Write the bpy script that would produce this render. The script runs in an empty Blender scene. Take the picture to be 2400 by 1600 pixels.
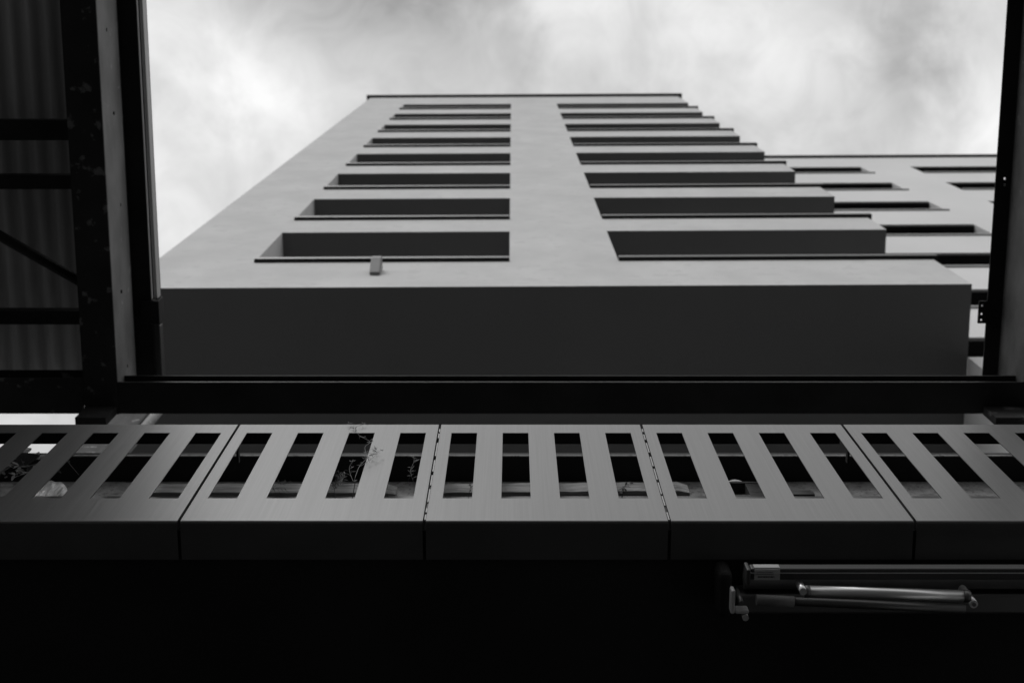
import bpy, bmesh, math, random
from math import radians, sin, cos, pi
from mathutils import Vector, Matrix
random.seed(7)
C = bpy.context.scene.collection
Z0 = 1.5            # eye height; heights below are given above the eye

# ---------------------------------------------------------------- camera
cam = bpy.data.cameras.new('camera'); co = bpy.data.objects.new('camera', cam); C.objects.link(co)
co.location = (0, 0, Z0); co.rotation_euler = (radians(90 + 90 - 12.63), 0, 0)
cam.sensor_width = 36; cam.lens = 55; cam.clip_start = 0.05; cam.clip_end = 3000
cam.dof.use_dof = True; cam.dof.focus_distance = 5.25; cam.dof.aperture_fstop = 4.6; cam.dof.aperture_blades = 8
S = bpy.context.scene; S.camera = co
S.view_settings.view_transform = 'Standard'; S.view_settings.look = 'None'
S.view_settings.exposure = 0; S.view_settings.gamma = 1

# ---------------------------------------------------------------- overcast sky
w = bpy.data.worlds.new('World'); S.world = w; w.use_nodes = True
nt = w.node_tree; nt.nodes.clear(); L = nt.links.new
def N(t, **k):
    n = nt.nodes.new(t)
    for a, b in k.items(): setattr(n, a, b)
    return n
def M(op, a, b=None, c=None):
    n = nt.nodes.new('ShaderNodeMath'); n.operation = op
    for i, v in enumerate((a, b, c)):
        if v is None: continue
        if isinstance(v, (int, float)): n.inputs[i].default_value = v
        else: L(v, n.inputs[i])
    return n.outputs[0]
out = N('ShaderNodeOutputWorld'); bg = N('ShaderNodeBackground'); bg.inputs['Strength'].default_value = 0.1
SUN_EL, SUN_AZ = radians(48), radians(200)     # sun behind the viewer, veiled by cloud
sky = N('ShaderNodeTexSky'); sky.sky_type = 'NISHITA'; sky.sun_disc = False
sky.sun_elevation = SUN_EL; sky.sun_rotation = SUN_AZ
sbw = N('ShaderNodeRGBToBW'); L(sky.outputs[0], sbw.inputs[0])
tc = N('ShaderNodeTexCoord'); sp = N('ShaderNodeSeparateXYZ'); L(tc.outputs['Generated'], sp.inputs[0])
zz = M('MAXIMUM', sp.outputs[2], 0.12)
u = M('DIVIDE', sp.outputs[0], zz); v = M('DIVIDE', sp.outputs[1], zz)
cb = N('ShaderNodeCombineXYZ'); L(u, cb.inputs[0]); L(v, cb.inputs[1])
def noise(sc, det, rough, off, dist=0.0):
    mp = N('ShaderNodeMapping'); L(cb.outputs[0], mp.inputs[0]); mp.inputs['Location'].default_value = off
    n = N('ShaderNodeTexNoise'); L(mp.outputs[0], n.inputs['Vector'])
    n.inputs['Scale'].default_value = sc; n.inputs['Detail'].default_value = det; n.inputs['Roughness'].default_value = rough
    n.inputs['Distortion'].default_value = dist
    return n.outputs['Fac']
n1 = noise(6.5, 8, 0.55, (3.1, 1.7, 0), 0.5); n2 = noise(20, 7, 0.6, (0.3, 5.2, 2), 0.8)
lum = M('ADD', 0.72, M('ADD', M('MULTIPLY', M('SUBTRACT', n1, 0.5), 0.62), M('MULTIPLY', M('SUBTRACT', n2, 0.5), 0.40)))
wob = M('MULTIPLY', M('SUBTRACT', n1, 0.5), 0.30)
# cloud banks: (u, v, radius_u, radius_v, brightness)
for bu, bv, ru, rv, a in ((-.160, .062, .035, .045, .30), (-.10, .000, .070, .030, -.30), (-.01, .040, .060, .045, -.13),
                          (.150, .040, .050, .045, .20), (.235, .035, .040, .045, -.24), (.30, .095, .05, .05, .24),
                          (-.235, .13, .07, .05, .14), (-.22, .01, .03, .04, .12), (.045, .008, .03, .03, .10), (.02, -.01, .03, .02, -.14)):
    du = M('DIVIDE', M('SUBTRACT', M('ADD', u, wob), bu), ru); dv = M('DIVIDE', M('SUBTRACT', v, bv), rv)
    g = M('EXPONENT', M('MULTIPLY', M('ADD', M('MULTIPLY', du, du), M('MULTIPLY', dv, dv)), -1.0))
    lum = M('ADD', lum, M('MULTIPLY', g, a))
cl = M('MULTIPLY', M('MINIMUM', M('MAXIMUM', lum, .3), 1.05), 10.0)
mixv = M('ADD', M('MULTIPLY', cl, 0.93), M('MULTIPLY', sbw.outputs[0], 0.06))
cc = N('ShaderNodeCombineColor')
for i in range(3): L(mixv, cc.inputs[i])
L(cc.outputs[0], bg.inputs['Color']); L(bg.outputs[0], out.inputs[0])

sl = bpy.data.lights.new('sun', 'SUN'); sl.energy = 0.9; sl.angle = radians(25); sl.color = (1, 1, 1)
so = bpy.data.objects.new('sun', sl); C.objects.link(so)
az = radians(180 + 20); d = Vector((sin(az) * cos(SUN_EL), cos(az) * cos(SUN_EL), sin(SUN_EL)))
so.rotation_euler = d.to_track_quat('Z', 'Y').to_euler(); so.location = (0, -20, 40)

# ---------------------------------------------------------------- materials (a black-and-white world)
def mat(name, val, rough=.7, metal=0, var=0.0, vscale=3.0, stretch=(1, 1, 1), bump=0.0, bscale=40, bstretch=(1, 1, 1),
        spots=None, rvar=0.0, spec=.5, aniso=0.0):
    m = bpy.data.materials.new(name); m.use_nodes = True; t = m.node_tree; b = t.nodes['Principled BSDF']; l = t.links.new
    b.inputs['Base Color'].default_value = (val, val, val, 1); b.inputs['Roughness'].default_value = rough
    b.inputs['Metallic'].default_value = metal; b.inputs['Specular IOR Level'].default_value = spec
    tcn = t.nodes.new('ShaderNodeTexCoord')
    def nz(sc, st, det=6, ro=.55):
        mp = t.nodes.new('ShaderNodeMapping'); mp.inputs['Scale'].default_value = st; l(tcn.outputs['Object'], mp.inputs[0])
        n = t.nodes.new('ShaderNodeTexNoise'); n.inputs['Scale'].default_value = sc; n.inputs['Detail'].default_value = det
        n.inputs['Roughness'].default_value = ro; l(mp.outputs[0], n.inputs['Vector']); return n.outputs['Fac']
    def rng(f, a, b2, lo=.3, hi=.7):
        r = t.nodes.new('ShaderNodeMapRange'); r.inputs['From Min'].default_value = lo; r.inputs['From Max'].default_value = hi
        r.inputs['To Min'].default_value = a; r.inputs['To Max'].default_value = b2; l(f, r.inputs['Value']); return r.outputs[0]
    col = None
    if var: col = rng(nz(vscale, stretch), val * (1 - var), val * (1 + var))
    if spots:       # (value, scale, threshold)
        f = rng(nz(spots[1], (1, 1, 1), 8, .6), 0, 1, spots[2], spots[2] + .06)
        mx = t.nodes.new('ShaderNodeMix'); mx.data_type = 'FLOAT'; l(f, mx.inputs['Factor'])
        if col: l(col, mx.inputs['A'])
        else: mx.inputs['A'].default_value = val
        mx.inputs['B'].default_value = spots[0]; col = mx.outputs[0]
    if col: l(col, b.inputs['Base Color'])
    if rvar: l(rng(nz(vscale * 1.7, stretch), max(.02, rough - rvar), rough + rvar), b.inputs['Roughness'])
    if bump:
        bn = t.nodes.new('ShaderNodeBump'); bn.inputs['Strength'].default_value = bump; bn.inputs['Distance'].default_value = .01
        l(nz(bscale, bstretch), bn.inputs['Height']); l(bn.outputs[0], b.inputs['Normal'])
    if aniso: b.inputs['Anisotropic'].default_value = aniso
    return m
stucco = mat('stucco', .70, .92, var=.085, vscale=1.5, stretch=(1, 1, .7), bump=.5, bscale=22, spots=(.655, 5.5, .56))
stucco_wing = mat('wing_stucco', .84, .9, var=.04, vscale=.7, stretch=(1, 1, .5), bump=.2, bscale=30)
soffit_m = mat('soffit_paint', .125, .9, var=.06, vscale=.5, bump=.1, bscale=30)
cap_metal = mat('coping_metal', .165, .45, .5, var=.10, vscale=2, stretch=(.2, 1, 1))
cap_dark = mat('roof_edge_metal', .06, .5, .3)
glass_m = mat('window_glass', .012, .06, 0)
frame_m = mat('window_frame', .10, .5, .2)
sill_m = mat('window_sill', .34, .45, .5, var=.1)
brushed = mat('brushed_steel', .165, .34, .88, var=.07, vscale=9, stretch=(12, 1, .12), bump=.04, bscale=60, bstretch=(7, 1, .05), rvar=.03)
steel_black = mat('black_steel', .016, .7, .0, var=.35, vscale=3, spots=(.10, 9, .585), bump=.25, bscale=25, spec=.25)
steel_plain = mat('dark_painted_steel', .013, .65, .0, var=.35, vscale=3, bump=.15, bscale=14, spec=.2)
plate_grey = mat('galvanised_plate', .18, .62, .1, var=.30, vscale=4.5, stretch=(1, .6, 1), bump=.9, bscale=6, spots=(.32, 9, .64), spec=.4)
plate_dim = mat('weathered_plate', .065, .7, .1, var=.35, vscale=5, bump=.4, bscale=9, spots=(.16, 9, .64))
rail_m = mat('rail_metal', .42, .5, .2)
rail_dark = mat('dark_rail_metal', .06, .4, .4)
sheet_m = mat('corrugated_metal', .40, .75, .0, var=.16, vscale=2.2, stretch=(4, .5, 1), spec=.2)
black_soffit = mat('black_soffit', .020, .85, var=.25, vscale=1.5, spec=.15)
concrete = mat('concrete', .18, .9, var=.35, vscale=14, bump=.5, bscale=50, spots=(.08, 45, .55))
concrete_stain = mat('stained_concrete', .06, .9, var=.55, vscale=5, stretch=(2.2, 2.2, .35), bump=.5, bscale=30, spots=(.25, 14, .60))
planter_m = mat('planter_metal', .20, .5, .5, var=.12, vscale=3)
wood = mat('weathered_wood', .42, .85, var=.45, vscale=7, stretch=(.9, 9, 9), bump=.7, bscale=40, bstretch=(.4, 6, 6), spots=(.06, 26, .69))
dark_wood = mat('dark_wood', .05, .7, var=.4, vscale=8, stretch=(.5, 6, 6), bump=.4)
soil = mat('soil', .03, .95, var=.4, vscale=20, bump=.8)
white_m = mat('white_enamel', .85, .35, var=.06)
bag_m = mat('pale_film', .62, .22, .1, var=.5, vscale=9, stretch=(5, 5, .7), bump=.9, bscale=16, bstretch=(4, 4, .6), spots=(.08, 16, .62))
alu = mat('polished_aluminium', .64, .36, .95, var=.05)
alu_matt = mat('matt_aluminium', .13, .42, .8, var=.08)
awn_dark = mat('awning_dark', .045, .5, .4)
fabric = mat('awning_fabric', .10, .9, var=.2, vscale=12)
label_m = mat('label_paper', .38, .6)
ink = mat('ink', .03, .6)
stem_m = mat('stem', .24, .7, var=.2)
leaf_m = mat('leaf', .095, .6, var=.35, vscale=30)
bigleaf_m = mat('broad_leaf', .12, .5, var=.3, vscale=20)
dry_m = mat('dry_blossom', .38, .8, var=.4, vscale=40)
asphalt = mat('asphalt', .05, .9, var=.25, vscale=.6, bump=.4, bscale=60)
fold_m = mat('fold_steel', .06, .6, .2, var=.15)
thread_m = mat('spider_silk', .5, .4)

# ---------------------------------------------------------------- helpers
def hh(h): return h + Z0
def box(bm, x0, x1, y0, y1, h0, h1):
    vs = [bm.verts.new((x, y, hh(h))) for x in (x0, x1) for y in (y0, y1) for h in (h0, h1)]
    for f in ((0, 1, 3, 2), (4, 6, 7, 5), (0, 4, 5, 1), (2, 3, 7, 6), (0, 2, 6, 4), (1, 5, 7, 3)): bm.faces.new([vs[i] for i in f])
def boxes(*bs):
    bm = bmesh.new()
    for b in bs: box(bm, *b)
    return bm
def tube(bm, pts, rad, seg=8, cap=True):
    pts = [Vector(p) for p in pts]; n = len(pts)
    if not hasattr(rad, '__len__'): rad = [rad] * n
    rings = []
    for i, p in enumerate(pts):
        t = (pts[min(i + 1, n - 1)] - pts[max(i - 1, 0)]).normalized()
        a = t.cross(Vector((0, 0, 1)) if abs(t.z) < .9 else Vector((1, 0, 0))).normalized(); b = t.cross(a)
        rings.append([bm.verts.new(p + (a * cos(2 * pi * k / seg) + b * sin(2 * pi * k / seg)) * rad[i]) for k in range(seg)])
    for r, s in zip(rings, rings[1:]):
        for k in range(seg):
            f = bm.faces.new((r[k], r[(k + 1) % seg], s[(k + 1) % seg], s[k])); f.smooth = True
    if cap: bm.faces.new(rings[0][::-1]); bm.faces.new(rings[-1])
def holed(bm, us, vs, holes, t0, t1, axis):
    """slab with rectangular through-holes; axis 'y': u=x v=h thickness=y ; axis 'z': u=x v=y thickness=h"""
    def P(a, b, t): return (a, t, hh(b)) if axis == 'y' else (a, b, hh(t))
    nu, nv = len(us) - 1, len(vs) - 1
    solid = lambda i, j: 0 <= i < nu and 0 <= j < nv and (i, j) not in holes
    vd = {}
    def V(i, j, s):
        k = (i, j, s)
        if k not in vd: vd[k] = bm.verts.new(P(us[i], vs[j], (t0, t1)[s]))
        return vd[k]
    for i in range(nu):
        for j in range(nv):
            if not solid(i, j): continue
            bm.faces.new((V(i, j, 0), V(i + 1, j, 0), V(i + 1, j + 1, 0), V(i, j + 1, 0)))
            bm.faces.new((V(i, j, 1), V(i, j + 1, 1), V(i + 1, j + 1, 1), V(i + 1, j, 1)))
            for (di, dj, a, b) in ((-1, 0, (i, j), (i, j + 1)), (1, 0, (i + 1, j), (i + 1, j + 1)), (0, -1, (i, j), (i + 1, j)), (0, 1, (i, j + 1), (i + 1, j + 1))):
                if not solid(i + di, j + dj):
                    bm.faces.new((V(*a, 0), V(*a, 1), V(*b, 1), V(*b, 0)))
def obj(name, bm, m, parent=None, bevel=0, origin=None):
    bmesh.ops.recalc_face_normals(bm, faces=bm.faces)
    me = bpy.data.meshes.new(name); bm.to_mesh(me); bm.free(); me.materials.append(m)
    o = bpy.data.objects.new(name, me); C.objects.link(o)
    if parent:
        o.parent = parent; o.matrix_parent_inverse = parent_inv(parent)
    if bevel:
        b = o.modifiers.new('bevel', 'BEVEL'); b.width = bevel; b.segments = 3; b.limit_method = 'ANGLE'; b.angle_limit = radians(40)
    return o
def parent_inv(p):
    q = p; mt = Matrix()
    chain = []
    while q: chain.append(q); q = q.parent
    for q in reversed(chain): mt = mt @ q.matrix_parent_inverse @ Matrix.Translation(q.location)
    return mt.inverted()
def thing(name, label, cat, loc, group=None):
    o = bpy.data.objects.new(name, None); C.objects.link(o); o.location = loc; o.empty_display_size = .2
    o['label'] = label; o['category'] = cat
    if group: o['group'] = group
    return o
def tag(o, label, cat, group=None):
    o['label'] = label; o['category'] = cat
    if group: o['group'] = group
    return o

# ---------------------------------------------------------------- ground
bm = bmesh.new(); vs = [bm.verts.new(p) for p in ((-900, -900, 0), (900, -900, 0), (900, 900, 0), (-900, 900, 0))]; bm.faces.new(vs)
g = obj('ground', bm, asphalt); g['kind'] = 'structure'

# ---------------------------------------------------------------- tower
D = 2.70; YB = 4.0; XL, XR = -3.69, 4.29
LX0, LX1, RX0 = -2.655, -0.04, 1.075
ck = [D * (5.855 + 1.117 * k) for k in range(8)]            # underside of the balcony copings
sk = [D * (6.605 + 1.096 * k) for k in range(8)]            # soffits over the balconies
TOP = D * 15.2
tw = thing('apartment_tower', 'tall pale rendered tower with balcony rows seen from its foot', 'building', (0, D, 0))
bm = boxes((XL, LX0, D, YB, 14.62, TOP), (LX1, RX0, D, YB, 14.62, TOP), (XL, XR, YB, 12, 14.62, TOP))
obj('wall', bm, stucco, tw)
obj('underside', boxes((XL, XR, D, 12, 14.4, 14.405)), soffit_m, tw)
obj('base_band', boxes((XL, XR, D, 12, 14.405, 14.62)), stucco, tw)
obj('stair_core', boxes((-1.5, 2.5, 6.5, 11, -Z0, 14.4)), stucco, tw)
for side in (0, 1):
    x0, x1 = ((LX0, LX1), (RX0, XR))[side]
    prev = 14.62
    for k in range(8):
        c = ck[k]; lo = prev
        b = obj('balcony', boxes(*(((x0, x1, D, D + .18, lo, c),) + (((XR - .18, XR, D + .18, YB - .07, lo, c),) if side else ()))), stucco, tw)
        xe = x1 + (.05 if side else 0)
        bm = bmesh.new(); prof = [(-.034, 0), (-.043, .050), (-.043, .060), (.22, .068), (.22, 0)]
        def loft(pa, pb):
            A = [bm.verts.new(p) for p in pa]; B = [bm.verts.new(p) for p in pb]; n_ = len(A)
            bm.faces.new(A); bm.faces.new(B[::-1])
            for q in range(n_): bm.faces.new((A[q], A[(q + 1) % n_], B[(q + 1) % n_], B[q]))
        loft([(x0 + .004, D + a_, hh(c + h_)) for a_, h_ in prof], [(xe - (.004 if not side else 0), D + a_, hh(c + h_)) for a_, h_ in prof])
        if side: loft([(XR - a_ * .6, D + .221, hh(c + h_)) for a_, h_ in prof], [(XR - a_ * .6, YB - .08, hh(c + h_)) for a_, h_ in prof])
        cp = obj('coping', bm, cap_metal, b)
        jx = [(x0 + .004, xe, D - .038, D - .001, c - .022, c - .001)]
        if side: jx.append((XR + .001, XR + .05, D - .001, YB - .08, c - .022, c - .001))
        obj('shadow_strip', boxes(*jx), black_soffit, cp)  # near-black strip added to stand in for the shadow under the coping
        # slab above: soffit skin and edge
        nx = ck[k + 1] if k < 7 else TOP
        s = sk[k]
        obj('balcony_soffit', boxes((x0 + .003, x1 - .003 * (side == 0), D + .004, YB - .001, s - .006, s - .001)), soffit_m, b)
        prev = s + .0
        if k < 7:
            pass
        # solid slab body behind the skin
        obj('slab', boxes((x0, x1, D + .18, YB, s, s + .22)), stucco, b)
    obj('roof_band', boxes((x0, x1, D, D + .18, prev, TOP), (x0, x1, D + .18, YB, prev + .23, TOP)), stucco, tw)
obj('roof_coping', boxes((XL - .10, XR + .11, D - .07, 12.1, TOP, TOP + .16)), cap_dark, tw)
sp_ = obj('drain_spout', bmesh.new(), planter_m, tw)
bm = bmesh.new(); prof = [(D - .002, 15.02), (D - .03, 15.02), (D - .140, 15.24), (D - .140, 15.34), (D - .002, 15.34)]
ra = [bm.verts.new((-1.405, y_, hh(h_))) for y_, h_ in prof]; rb_ = [bm.verts.new((-1.300, y_, hh(h_))) for y_, h_ in prof]
bm.faces.new(ra); bm.faces.new(rb_[::-1])
for q in range(5): bm.faces.new((ra[q], ra[(q + 1) % 5], rb_[(q + 1) % 5], rb_[q]))
bmesh.ops.recalc_face_normals(bm, faces=bm.faces); bm.to_mesh(sp_.data); bm.free()
b_ = sp_.modifiers.new('bevel', 'BEVEL'); b_.width = .012; b_.segments = 2

# ---------------------------------------------------------------- wing to the right, farther away
W = 3.93
wg = thing('apartment_wing', 'lower pale wing with rows of deep windows right of the tower', 'building', (9, W, 0))
us = [XR + .01, 4.95, 7.86, 8.98, 12.3, 13.4, 16.3, 18]; wtop = W * 9.50
sills = [W * (4.16 + .7535 * k) for k in range(-2, 7)]
vs_ = [-Z0]
for s in sills: vs_ += [s, s + 1.28]
vs_.append(wtop); holes = set()
for j in range(len(sills)):
    for i in (1, 3, 5): holes.add((i, 2 * j + 1))
bm = bmesh.new(); holed(bm, us, vs_, holes, W, W + .30, 'y'); obj('wall', bm, stucco_wing, wg)
obj('side_wall', boxes((17.7, 18, W + .30, 12, -Z0, wtop), (XR + .01, 17.7, 11.7, 12, -Z0, wtop), (XR + .01, 17.7, W + .30, 11.7, wtop - .3, wtop - .02)), stucco_wing, wg)
obj('roof_coping', boxes((XR + .02, 18.1, W - .06, 12, wtop, wtop + .13)), cap_dark, wg)
for j, s in enumerate(sills):
    for i in (1, 3, 5):
        a, b = us[i], us[i + 1]
        wf = obj('window', boxes((a + .002, b - .002, W + .21, W + .28, s + .02, s + .10), (a + .002, b - .002, W + .21, W + .28, s + 1.2, s + 1.27),
                                 (a + .002, a + .07, W + .21, W + .28, s + .10, s + 1.2), (b - .07, b - .002, W + .21, W + .28, s + .10, s + 1.2),
                                 ((a + b) / 2 - .04, (a + b) / 2 + .04, W + .21, W + .28, s + .10, s + 1.2)), frame_m, wg)
        obj('pane', boxes((a + .06, b - .06, W + .235, W + .25, s + .09, s + 1.21)), glass_m, wf)
        obj('shutter_box', boxes((a + .003, b - .003, W + .022, W + .205, s + 1.19, s + 1.278)), black_soffit, wf)
        obj('sill', boxes((a + .003, b + .05, W - .03, W + .205, s - .02, s + .045)), sill_m, wf, bevel=.006)
fw = obj('end_wall', boxes((XR + .0, XR + .25, 3.40, 12, -Z0, 14.398)), stucco_wing)
tag(fw, 'pale rendered wall standing below the right end of the tower', 'wall')

# slight skew of the towers against the yard
for o in (tw, wg, fw):
    a = radians(-.30)
    if o is fw: o.rotation_euler.z = a
    else:
        R = Matrix.Rotation(a, 3, 'Z'); o.location = R @ o.location; o.rotation_euler.z = a

# ---------------------------------------------------------------- canopy frame
def ibeam_y(bm, x0, x1, y0, y1, h0, h1, tf=.014, tw_=.010):
    xm = (x0 + x1) / 2
    box(bm, x0, x1, y0, y1, h0, h0 + tf); box(bm, x0, x1, y0, y1, h1 - tf, h1); box(bm, xm - tw_ / 2, xm + tw_ / 2, y0, y1, h0 + tf, h1 - tf)
def ibeam_x(bm, x0, x1, y0, y1, h0, h1, tf=.013, tw_=.010):
    ym = (y0 + y1) / 2
    box(bm, x0, x1, y0, y1, h0, h0 + tf); box(bm, x0, x1, y0, y1, h1 - tf, h1); box(bm, x0, x1, ym - tw_ / 2, ym + tw_ / 2, h0 + tf, h1 - tf)
BK = -7.0
lb = thing('steel_beam', 'rust-flecked steel beam with pale side plate left of the open sky', 'beam', (-2.33, 0, hh(8.6)), 'steel beams of the canopy')
bm = bmesh.new(); ibeam_y(bm, -2.43, -2.238, BK, 2.352, 8.60, 9.07); o = obj('flanged_beam', bm, steel_black, lb)
obj('side_plate', boxes((-2.256, -2.2375, BK, 2.352, 8.616, 9.054)), plate_grey, lb, bevel=.004)
obj('edge_strip', boxes((-2.252, -2.135, BK, 2.40, 9.09, 9.115), (-2.165, -2.110, BK, 2.40, 9.225, 9.24)), steel_plain, lb)
obj('spacer', boxes((-2.40, -2.26, BK, 2.20, 9.0705, 9.0895)), steel_plain, lb)
obj('edge_lip', boxes((-2.134, -2.130, BK, 1.78, 9.086, 9.118)), rail_m, lb)
obj('rail', boxes((-2.126, -2.106, BK, 1.785, 9.125, 9.215)), rail_m, lb, bevel=.004)
r2 = obj('lower_rail', boxes((-2.128, -2.092, 1.94, 2.40, 9.09, 9.17)), rail_dark, lb, bevel=.006)
obj('rail_bracket', boxes((-2.20, -2.088, 1.79, 1.925, 9.07, 9.089), (-2.135, -2.094, 1.79, 1.935, 9.09, 9.22)), steel_plain, lb, bevel=.004)
obj('end_bracket', boxes((-2.42, -2.25, 2.305, 2.352, 8.36, 8.599)), steel_black, lb)
def bolt(x, y, h, ax, par, r=.012, ln=.012, m=rail_m):
    bm = bmesh.new(); p = Vector((x, y, hh(h))); tube(bm, [p, p + Vector(ax) * ln], r, 6); obj('bolt', bm, m, par)
for i, y in enumerate((.21, .70, 1.21, 1.66, 2.10)):
    bolt(-2.2375, y + .03 * sin(5 * i), 8.80 + .05 * (i % 3), (1, 0, 0), lb, r=.010, ln=.006, m=(plate_grey, steel_plain)[i % 2])

rb = thing('steel_beam', 'black steel beam with bolt holes right of the open sky', 'beam', (2.9, 0, hh(8.6)), 'steel beams of the canopy')
bm = bmesh.new()
usx = [2.815, 2.862, 2.874, 3.05]; vy = [BK, 1.060, 1.074, 1.095, 1.109, 2.42]
holed(bm, usx, vy, {(1, 1), (1, 3)}, 9.09, 9.10, 'z'); obj('edge_strip', bm, steel_plain, rb)
obj('side_plate', boxes((2.905, 2.925, BK, 2.352, 8.616, 9.089)), plate_dim, rb)
bm = bmesh.new(); ibeam_y(bm, 2.93, 3.12, BK, 2.352, 8.60, 9.07); obj('flanged_beam', bm, steel_black, rb)
bm = bmesh.new()
ux = [2.762, 2.776, 2.788, 2.814]; vy = [1.79, 1.81, 1.822, 1.862, 1.874, 1.898, 1.910, 1.925]
holed(bm, ux, vy, {(1, 5), (1, 3), (1, 1)}, 9.078, 9.088, 'z'); obj('gusset_plate', bm, steel_plain, rb)
obj('end_bracket', boxes((2.68, 2.93, 2.305, 2.352, 8.36, 8.599)), steel_black, rb)

cb1 = thing('steel_beam', 'long black flanged steel beam crossing the view below the tower', 'beam', (.3, 2.25, hh(8.6)), 'steel beams of the canopy')
bm = bmesh.new(); ibeam_x(bm, -2.236, 2.928, 2.167, 2.348, 8.60, 8.775); obj('flanged_beam', bm, steel_plain, cb1)
obj('edge_strip', boxes((-2.236, 2.928, 2.163, 2.1665, 8.602, 8.612)), rail_dark, cb1)
cb2 = thing('steel_beam', 'short black steel beam closing the corrugated roof at its near edge', 'beam', (-4.4, 2.25, hh(8.6)), 'steel beams of the canopy')
bm = bmesh.new(); ibeam_x(bm, -7, -2.434, 2.140, 2.348, 8.60, 8.80); obj('flanged_beam', bm, steel_black, cb2)

def roof(x0, x1, label):
    t = thing('corrugated_roof', label, 'roof', ((x0 + x1) / 2, 0, hh(9.3)))
    bm = bmesh.new(); n = int((x1 - x0) / .107 * 8); rows = []
    for i in range(n + 1):
        x = x0 + (x1 - x0) * i / n; h = 9.30 + .025 * sin(2 * pi * x / .107)
        rows.append([bm.verts.new((x, BK, hh(h))), bm.verts.new((x, 2.30, hh(h))), bm.verts.new((x, 2.30, hh(h + .002))), bm.verts.new((x, BK, hh(h + .002)))])
    for a, b in zip(rows, rows[1:]):
        for i, j in ((0, 1), (2, 3)):
            f = bm.faces.new((a[i], a[j], b[j], b[i])); f.smooth = True
    obj('corrugated_sheet', bm, sheet_m, t)
    return t
rl = roof(-7, -2.45, 'dark corrugated metal roof on purlins left of the steel beam')
for y0, y1, h in ((.72, .835, 8.98), (1.035, 1.115, 8.98), (1.83, 1.91, 8.98), (.72 - 1.35, .72 - 1.24, 8.98), (.72 - 2.6, .72 - 2.49, 8.98)):
    obj('purlin', boxes((-7, -2.432, y0, y1, h, h + .10)), steel_plain, rl)
bm = bmesh.new(); tube(bm, [(-3.9, .82, hh(8.95)), (-2.975, 1.37, hh(8.95)), (-2.45, 1.685, hh(8.95))], .032, 8); obj('diagonal_brace', bm, steel_plain, rl)

# ---------------------------------------------------------------- street building with the terrace
lo = thing('terrace_building', 'low street building with black soffit under the slotted balustrade', 'building', (0, 3.5, 0))
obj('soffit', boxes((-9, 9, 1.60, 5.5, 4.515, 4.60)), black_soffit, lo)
obj('terrace_slab', boxes((-9, 9, 1.62, 5.5, 4.602, 4.68)), concrete, lo)
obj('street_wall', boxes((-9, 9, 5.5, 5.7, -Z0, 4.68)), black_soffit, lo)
obj('parapet_wall', boxes((-9, 9, 2.272, 2.60, 4.682, 7.10)), concrete, lo)
obj('cap_beam', boxes((-9, 9, 2.150, 2.62, 7.101, 7.165)), steel_plain, lo)
obj('cap_edge', boxes((-9, 9, 2.1455, 2.1497, 7.102, 7.124)), concrete, lo)

# steel balustrade panels
D1 = 1.566; PB, PT = 4.50, 5.585; SL, SH = 4.722, 5.472; pitch = .7435 / 4
glabel = 'slotted steel balustrade panels in a row'
def panel(x0, n, lab, yaw=0, clips=0):
    wd = n * pitch; x1 = x0 + wd; gp = .0048
    t = thing('balustrade_panel', lab, 'panel', ((x0 + x1) / 2, D1, hh(PB)), glabel)
    xs = [x0 + gp]; hl = set()
    for i in range(n):
        xs += [x0 + pitch * (i + .25), x0 + pitch * (i + .75)]; hl.add((2 * i + 1, 1))
    xs.append(x1 - gp)
    bm = bmesh.new(); holed(bm, xs, [PB + .0088, SL, SH, PT - .002], hl, D1, D1 + .003, 'y')
    obj('slotted_face', bm, brushed, t)
    bm = bmesh.new(); rr_ = .007; prv = None
    for q in range(7):
        a = q / 6 * pi / 2; cu = [bm.verts.new((xx, D1 + rr_ * (1 - cos(a)), hh(PB + .0018 + rr_ * (1 - sin(a))))) for xx in (x0 + gp, x1 - gp)]
        if prv: f = bm.faces.new((prv[0], prv[1], cu[1], cu[0])); f.smooth = True
        prv = cu
    obj('bend', bm, fold_m, t)
    obj('top_fold', boxes((x0 + gp, x1 - gp, D1 + .0005, D1 + .075, PT - .0018, PT + .0015)), steel_plain, t, bevel=.001)
    obj('bottom_fold', boxes((x0 + gp, x1 - gp, D1 + .0065, D1 + .122, PB + .0002, PB + .0022)), fold_m, t)
    obj('side_fold', boxes((x0 + gp, x0 + gp + .002, D1 + .0035, D1 + .03, PB + .004, PT - .004)), brushed, t)
    obj('side_fold', boxes((x1 - gp - .002, x1 - gp, D1 + .0035, D1 + .03, PB + .004, PT - .004)), brushed, t)
    if clips:
        zs = [4.53, 4.60, 4.665, 4.76, 4.78, 4.90, 4.93, 5.05, 5.08, 5.19, 5.24, 5.36, 5.40, 5.47, 5.50, 5.54]
        for a, b in zip(zs[::2], zs[1::2]):
            obj('joint_clip', boxes((x1 - .0012, x1 + .0030, D1 + .0045, D1 + .010, a, b)), rail_m, t)
    return t
XS = -.266
p1 = panel(XS - .7435 - 8 * pitch, 8, 'leftmost and darkest slotted steel panel, sky and leaves behind its slots')
p2 = panel(XS - .7435, 4, 'brightest slotted steel panel, with a tall weed growing out of its third slot')
p3 = panel(XS, 4, 'middle slotted steel panel, straight upright slots with a board behind them', clips=1)
p4 = panel(XS + .7435, 4, 'slotted steel panel with a white dish and dark crate behind its slots')
p5 = panel(XS + 2 * .7435, 5, 'rightmost slotted steel panel with strongly slanted slots and bare concrete behind')
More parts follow.
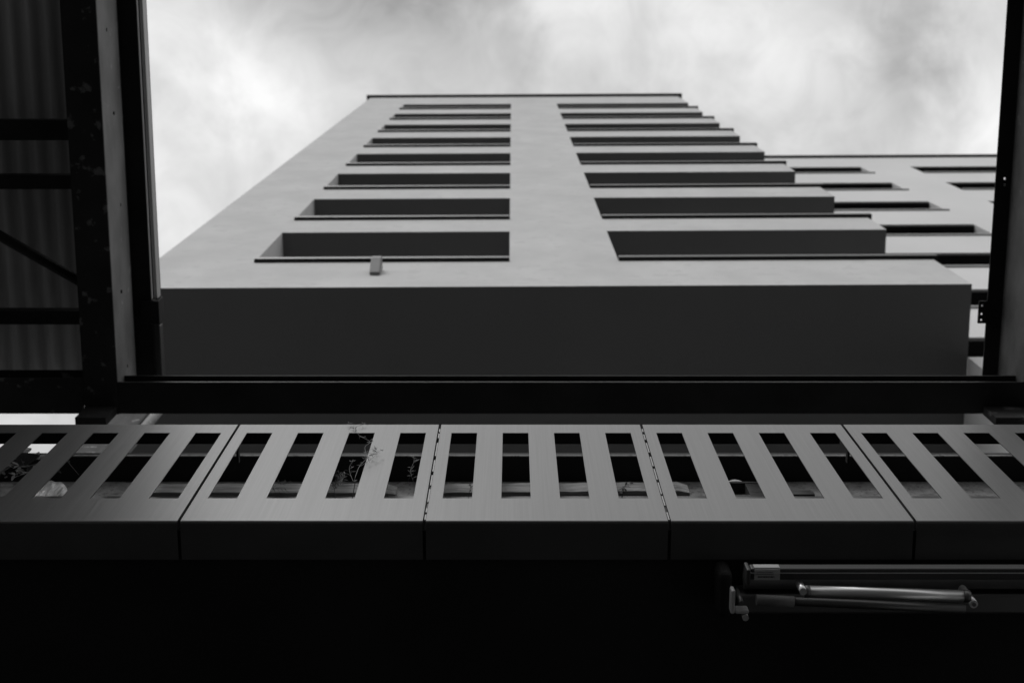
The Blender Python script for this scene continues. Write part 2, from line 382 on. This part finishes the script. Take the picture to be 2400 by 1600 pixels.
# clips in the joint left of the middle panel
for a, b in ((4.53, 4.575), (4.60, 4.64), (4.70, 4.83), (4.87, 4.98), (5.02, 5.15), (5.20, 5.36), (5.42, 5.48), (5.50, 5.54)):
    obj('joint_clip', boxes((XS - .0012, XS + .0030, D1 + .0045, D1 + .010, a, b)), rail_m, p2)
for x, sgn, par in ((-1.014, -1, p2), (1.243, 1, p4)):
    obj('stay_arm', boxes((x - .004, x + .004, 1.642, 1.705, 5.545, 5.575)), steel_plain, par)
    bm = bmesh.new(); tube(bm, [(x + sgn * .000, 1.648, hh(5.543)), (x, 1.648, hh(5.46))], .0035, 6); obj('stay_rod', bm, rail_m, par)

# planter trough behind the panels
pl = thing('planter', 'long grey metal planter trough standing behind the slotted panels', 'planter', (0, 1.9, hh(4.68)))
PF = 1.700; PTOP = 5.150
obj('trough', boxes((-3.2, 3.2, PF, PF + .01, 4.70, PTOP), (-3.2, 3.2, 2.09, 2.10, 4.70, PTOP), (-3.2, -3.19, PF + .01, 2.09, 4.70, PTOP), (3.19, 3.2, PF + .01, 2.09, 4.70, PTOP)), planter_m, pl)
obj('soil', boxes((-3.19, 3.19, PF + .011, 2.089, 4.71, 5.10)), soil, pl)

def plank(x0, x1, lab, seed, tilt=0):
    random.seed(seed); bm = bmesh.new(); y0, y1, a, b = 1.688, 1.80, 0, .100
    n = 24; prev = None; rings = []
    for i in range(n + 1):
        x = x0 + (x1 - x0) * i / n; j = lambda s=.0012: random.uniform(-s, s)
        ins = .008 if i in (0, n) else 0
        dz = tilt * (x - x0)
        rings.append([bm.verts.new((x, y0 + ins + j(), hh(PTOP + .003 + a + dz + ins * .3))), bm.verts.new((x, y0 + ins + j(), hh(PTOP + .003 + b + dz + j(.002) - ins))),
                      bm.verts.new((x, y1 - ins, hh(PTOP + .003 + b + dz - ins))), bm.verts.new((x, y1 - ins, hh(PTOP + .003 + a + dz)))])
    for r, s in zip(rings, rings[1:]):
        for k in range(4): bm.faces.new((r[k], r[(k + 1) % 4], s[(k + 1) % 4], s[k]))
    bm.faces.new(rings[0]); bm.faces.new(rings[-1][::-1])
    return tag(obj('plank', bm, wood, bevel=.002), lab, 'plank', 'old planks lying on the planter')
plank(-1.285, -.402, 'worn plank behind the brightest panel, weeds growing in front of it', 3)
plank(-.262, .617, 'rough-grained plank behind the middle panel, tilting up to the right', 5, .024)

# white dish and dark crate on the planter, behind the fourth panel
bm = bmesh.new(); rings = []
for i in range(7):
    a = i / 6 * pi / 2; rings.append([bm.verts.new((.800 + .050 * cos(a) ** .6 * cos(k * pi / 12), 1.753 + .050 * cos(a) ** .6 * sin(k * pi / 12), hh(5.318 + .085 * sin(a)))) for k in range(24)] if i < 6 else None)
rings = rings[:6]
for r, s in zip(rings, rings[1:]):
    for k in range(24): f = bm.faces.new((r[k], r[(k + 1) % 24], s[(k + 1) % 24], s[k])); f.smooth = True
bm.faces.new(rings[-1]); bm.faces.new(rings[0][::-1])
tag(obj('dish', bm, white_m), 'small white domed dish lying on the dark crate', 'dish')
cr = thing('crate', 'small dark open crate on the planter under the white dish', 'crate', (.83, 1.77, hh(PTOP + .003)))
b0 = PTOP + .003
obj('board', boxes((.745, .90, 1.700, 1.84, b0, b0 + .014)), dark_wood, cr)
obj('board', boxes((.745, .90, 1.700, 1.84, b0 + .145, b0 + .162)), dark_wood, cr)
obj('board', boxes((.745, .775, 1.825, 1.84, b0 + .0145, b0 + .1445)), dark_wood, cr)
obj('corner_post', boxes((.825, .875, 1.702, 1.75, b0 + .0145, b0 + .1445)), dark_wood, cr)
bm = boxes((.905, 1.045, 1.695, 1.78, b0, b0 + .030)); bm2 = boxes((.92, 1.04, 1.700, 1.77, b0 + .034, b0 + .064))
ob = obj('wood_offcut', bm, dark_wood); tag(ob, 'dark timber offcut, lower of two right of the crate', 'offcut', 'dark offcuts by the crate')
ob = obj('wood_offcut', bm2, dark_wood); tag(ob, 'dark timber offcut, upper of two right of the crate', 'offcut', 'dark offcuts by the crate')

# pale plastic bag and threads in the far-left slot
bm = bmesh.new(); bmesh.ops.create_uvsphere(bm, u_segments=32, v_segments=20, radius=1)
for v_ in bm.verts:
    c = v_.co.copy(); a = math.atan2(c.y, c.x); k = 1 + .05 * sin(9 * a + 4 * c.z) + .03 * sin(17 * a)
    v_.co = Vector((-1.675 + c.x * .105 * k, 1.775 + c.y * .07 * k, hh(5.27) + c.z * .19 * (1 + .04 * sin(5 * a))))
for f in bm.faces: f.smooth = True
tag(obj('plastic_bag', bm, bag_m), 'pale crumpled plastic bag glinting behind the leftmost panel', 'bag')

# ---------------------------------------------------------------- weeds
def leaf(bm, p, d, ln, wd, serr=False, side=None):
    d = d.normalized(); s = side.normalized() if side else d.cross(Vector((random.uniform(-.4, .4), -1, random.uniform(-.5, .2)))).normalized(); nrm = s.cross(d)
    if serr:
        n = 26; up, dn = [], []
        for i in range(n + 1):
            t = i / n; r = wd * sin(pi * min(1, t ** .75)) * (1 + (.10 if i % 2 else -.02)); q = p + d * ln * t + nrm * .10 * ln * sin(pi * t)
            up.append(bm.verts.new(q + s * r)); dn.append(bm.verts.new(q - s * r))
        mid = [bm.verts.new(p + d * ln * i / n + nrm * (.10 * ln * sin(pi * i / n) - wd * .18)) for i in range(n + 1)]
        for i in range(n):
            bm.faces.new((up[i], up[i + 1], mid[i + 1], mid[i])); bm.faces.new((mid[i], mid[i + 1], dn[i + 1], dn[i]))
        return
    a = bm.verts.new(p); m1 = bm.verts.new(p + d * ln * .45 + s * wd / 2 + nrm * ln * .05); m2 = bm.verts.new(p + d * ln * .45 - s * wd / 2 + nrm * ln * .05)
    e1 = bm.verts.new(p + d * ln * .85 + s * wd * .3); e2 = bm.verts.new(p + d * ln * .85 - s * wd * .3); tp = bm.verts.new(p + d * ln)
    bm.faces.new((a, m1, e1, e2, m2)) ; bm.faces.new((e1, tp, e2))
def path(pts, n=6):
    pts = [Vector((p[0], p[1], hh(p[2]))) for p in pts]; o = []
    for i in range(len(pts) - 1):
        p0, p1, p2, p3 = pts[max(i - 1, 0)], pts[i], pts[i + 1], pts[min(i + 2, len(pts) - 1)]
        for k in range(n):
            t = k / n
            o.append(.5 * ((2 * p1) + (p2 - p0) * t + (2 * p0 - 5 * p1 + 4 * p2 - p3) * t * t + (3 * p1 - p0 - 3 * p2 + p3) * t ** 3))
    o.append(pts[-1]); return o
def weed(lab, stems, seed, lw=.0032, ll=.021, dens=.9):
    random.seed(seed); sb, lf = bmesh.new(), bmesh.new()
    for pts, r, nl in stems:
        P = path(pts); n = len(P)
        tube(sb, P, [r * .72 * (1 - .65 * i / (n - 1)) for i in range(n)], 5)
        for q in range(int(nl * dens)):
            i = random.randrange(int(n * .3), n); p = P[i]; a = random.uniform(0, 2 * pi)
            dd = Vector((cos(a), sin(a) * .6, random.uniform(-.2, 1.1)))
            leaf(lf, p, dd, ll * random.uniform(.5, 1.2), lw * random.uniform(.7, 1.3))
        for q in range(3):
            dd = Vector((random.uniform(-1, 1), random.uniform(-.5, .5), 1.2)); leaf(lf, P[-1], dd, ll * .9, lw)
    t = thing('weed', lab, 'plant', (stems[0][0][0][0], stems[0][0][0][1], hh(stems[0][0][0][2])), 'wild plants sprouting from the planter')
    obj('stem', sb, stem_m, t); obj('leaves', lf, leaf_m, t)
y = 1.60
weed('tall spindly weed growing out through the third slot of the brightest panel', [
    ([(-.555, 1.74, 5.09), (-.530, 1.62, 5.05), (-.520, 1.575, 4.93), (-.512, 1.555, 5.02), (-.497, 1.552, 5.10), (-.503, 1.552, 5.17)], .0022, 12),
    ([(-.503, 1.552, 5.17), (-.512, 1.55, 5.24), (-.500, 1.55, 5.30), (-.53, 1.552, 5.36), (-.551, 1.555, 5.41), (-.577, 1.555, 5.50)], .0013, 16),
    ([(-.577, 1.555, 5.50), (-.590, 1.555, 5.53), (-.598, 1.555, 5.555)], .0009, 5),
    ([(-.577, 1.555, 5.50), (-.560, 1.555, 5.53), (-.545, 1.555, 5.545)], .0009, 6),
    ([(-.512, 1.555, 5.02), (-.480, 1.548, 5.08), (-.462, 1.543, 5.13), (-.452, 1.54, 5.16)], .0012, 13),
    ([(-.497, 1.552, 5.10), (-.478, 1.55, 5.15), (-.47, 1.55, 5.20)], .0011, 14),
    ([(-.530, 1.60, 5.0), (-.548, 1.60, 5.08), (-.56, 1.60, 5.16), (-.556, 1.60, 5.22)], .0013, 12)], 11)
weed('low bushy weed tangled at the foot of the third slot', [
    ([(-.60, 1.74, 5.09), (-.595, 1.62, 5.02), (-.575, 1.61, 5.02 + .01 * k), (-.60 - .018 * k + .03, 1.60, 5.09 + .006 * k)], .0012, 13) for k in range(7)], 12, .003, .018, 1.5)
weed('single thin weed in the fourth slot of the brightest panel', [
    ([(-.335, 1.72, 5.09), (-.333, 1.64, 5.08), (-.338, 1.60, 5.05), (-.345, 1.59, 5.10), (-.340, 1.59, 5.18), (-.342, 1.59, 5.24)], .0014, 20)], 13, .0035, .024)
weed('tiny weed sprigs in front of the plank in the second slot', [
    ([(-.81 + .02 * k, 1.70, 5.14), (-.82 + .012 * k, 1.665, 5.14), (-.83 + .02 * k, 1.66, 5.19)], .0008, 5) for k in range(4)], 14, .003, .012)
weed('tiny withered sprig at the foot of the first slot of the middle panel', [
    ([(-.150, 1.70, 5.14), (-.145, 1.67, 5.12), (-.143, 1.66, 5.15)], .0014, 12)], 15, .006, .016)
weed('little curled sprig in the last slot of the middle panel', [
    ([(.38, 1.70, 5.14), (.385, 1.665, 5.13), (.395 + .012 * k, 1.66, 5.16)], .0012, 9) for k in range(3)], 16, .006, .016)
# vine at the far left
random.seed(21); sb, lf, db = bmesh.new(), bmesh.new(), bmesh.new()
st = path([(-1.75, 1.80, 5.1), (-1.72, 1.74, 5.35), (-1.66, 1.70, 5.50), (-1.60, 1.69, 5.62)]); tube(sb, st, .003, 5)
st2 = path([(-1.78, 1.75, 5.3), (-1.70, 1.70, 5.46), (-1.60, 1.69, 5.44), (-1.54, 1.68, 5.46)]); tube(sb, st2, .0022, 5)
st3 = path([(-1.60, 1.68, 5.43), (-1.66, 1.68, 5.57)]); tube(sb, st3, .0012, 5)
for p, d_, ln, wd in (((-1.60, 1.69, 5.54), (1, .1, .10), .135, .038), ((-1.675, 1.69, 5.56), (.25, 0, 1), .12, .03), ((-1.70, 1.69, 5.5), (-1, .1, .4), .14, .04), ((-1.58, 1.70, 5.50), (1, .2, -.3), .11, .03), ((-1.80, 1.7, 5.5), (-.6, .1, .8), .13, .04)):
    leaf(lf, Vector((p[0], p[1], hh(p[2]))), Vector(d_), ln, wd, True)
for p, d_, ln, wd, sd in (((-1.665, 1.685, 5.50), (1, -.15, .15), .105, .026, (0, 1, .15)), ((-1.67, 1.71, 5.53), (.15, -1, .1), .085, .017, (1, .1, 0)), ((-1.60, 1.70, 5.47), (.6, .8, -.1), .07, .018, (.8, -.6, 0))):
    leaf(lf, Vector((p[0], p[1], hh(p[2]))), Vector(d_), ln, wd, True, Vector(sd))
for k in range(60):
    x = random.uniform(-1.72, -1.55); p = Vector((x, random.uniform(1.66, 1.72), hh(5.41 + random.uniform(-.03, .035))))
    leaf(db, p, Vector((random.uniform(-1, 1), random.uniform(-.4, .4), random.uniform(-1, 1))), random.uniform(.012, .035), .012)
t = thing('leafy_vine', 'vine with toothed leaves and dry blossoms behind the leftmost panel', 'plant', (-1.75, 1.80, hh(5.1)))
obj('stem', sb, stem_m, t); obj('leaves', lf, bigleaf_m, t); obj('blossoms', db, dry_m, t)
for o_ in t.children: o_.location.x -= .175; o_.location.z += .02
bm = bmesh.new(); tube(bm, [(-1.66, 1.66, hh(5.53)), (-1.60, 1.68, hh(5.44)), (-1.55, 1.69, hh(5.36))], .0006, 4)
tag(obj('spider_thread', bm, thread_m), 'thin spider thread stretched behind the leftmost panel', 'thread')

# weathered pier and pale downpipe on the low roof, left
tag(obj('pier', boxes((-2.86, -2.56, 2.90, 2.98, 7.17, 11.3)), concrete_stain, bevel=.01), 'streaked concrete pier rising from the low roof at left', 'pier')
bm = bmesh.new(); tube(bm, [(-2.525, 2.93, hh(7.17)), (-2.525, 2.93, hh(11.2))], .035, 16)
tag(obj('downpipe', bm, plate_grey), 'pale round downpipe running up beside the streaked pier', 'pipe')

# ---------------------------------------------------------------- folded awning under the soffit
aw = thing('folded_awning', 'folded-arm awning tucked under the black soffit at lower right', 'awning', (1.5, 1.75, hh(4.51)))
def rod(par, name, p, q, r, m, seg=20, sq=1.0):
    bm = bmesh.new(); tube(bm, [(p[0], p[1], hh(p[2])), (q[0], q[1], hh(q[2]))], r, seg)
    return obj(name, bm, m, par)
fb = obj('front_bar', boxes((.700, 2.6, 1.654, 1.690, 4.335, 4.375)), awn_dark, aw, bevel=.006)
obj('end_cap', boxes((.686, .6985, 1.650, 1.700, 4.315, 4.38)), awn_dark, fb, bevel=.004)
obj('bar_lip', boxes((.700, 2.6, 1.6655, 1.6675, 4.331, 4.3348)), alu, fb)
lb_ = obj('label_sticker', boxes((.712, .787, 1.656, 1.688, 4.3335, 4.3346), (.712, .787, 1.6528, 1.6537, 4.342, 4.368)), label_m, fb)
random.seed(4); bm = bmesh.new()
for row, (ya, hgt, xa, xb) in enumerate(((1.6635, .0012, .718, .765), (1.670, .0012, .716, .768), (1.6765, .0045, .722, .770))):
    x = xa
    while x < xb:
        wv = random.uniform(.0012, .004); box(bm, x, x + wv, ya, ya + hgt, 4.3326, 4.3333); x += wv + random.uniform(.0006, .0015)
obj('print', bm, ink, lb_)
UH = 4.30
ua = rod(aw, 'upper_arm', (.868, 1.711, UH), (1.318, 1.7255, UH), .0180, alu)
rod(ua, 'arm_cap', (.853, 1.7105, UH), (.8675, 1.711, UH), .0187, alu_matt)
rod(ua, 'arm_cap', (1.3185, 1.7255, UH), (1.338, 1.726, UH), .0187, alu_matt)
rod(ua, 'elbow', (.845, 1.700, UH - .03), (.845, 1.700, UH + .035), .011, alu)
rod(ua, 'elbow', (1.345, 1.742, UH - .022), (1.345, 1.742, 4.40), .012, alu)
rod(ua, 'elbow_boss', (1.345, 1.742, UH - .026), (1.345, 1.742, UH - .022), .006, alu_matt, 10)
la = rod(aw, 'lower_arm', (.735, 1.770, 4.385), (1.352, 1.800, 4.385), .014, alu_matt)
rod(la, 'sleeve', (.728, 1.7695, 4.380), (.840, 1.775, 4.380), .0165, plate_grey)
br = obj('shoulder_bracket', boxes((.645, .658, 1.720, 1.795, 4.33, 4.37), (.6585, .700, 1.782, 1.795, 4.33, 4.37)), rail_m, aw, bevel=.006)
rod(br, 'bolt', (.690, 1.806, 4.33), (.690, 1.806, 4.36), .010, alu, 8)
rod(br, 'pivot', (.675, 1.755, 4.32), (.675, 1.755, 4.42), .007, alu_matt, 10)
obj('wall_bracket', boxes((.615, .660, 1.690, 1.84, 4.40, 4.512)), steel_plain, aw, bevel=.02)
obj('cover_strip', boxes((.675, 2.6, 1.770, 1.835, 4.425, 4.512)), alu_matt, aw, bevel=.01)
bm = bmesh.new(); tube(bm, [(.70, 1.735, hh(4.455)), (2.6, 1.735, hh(4.455))], .028, 20); obj('fabric_roll', bm, fabric, aw)
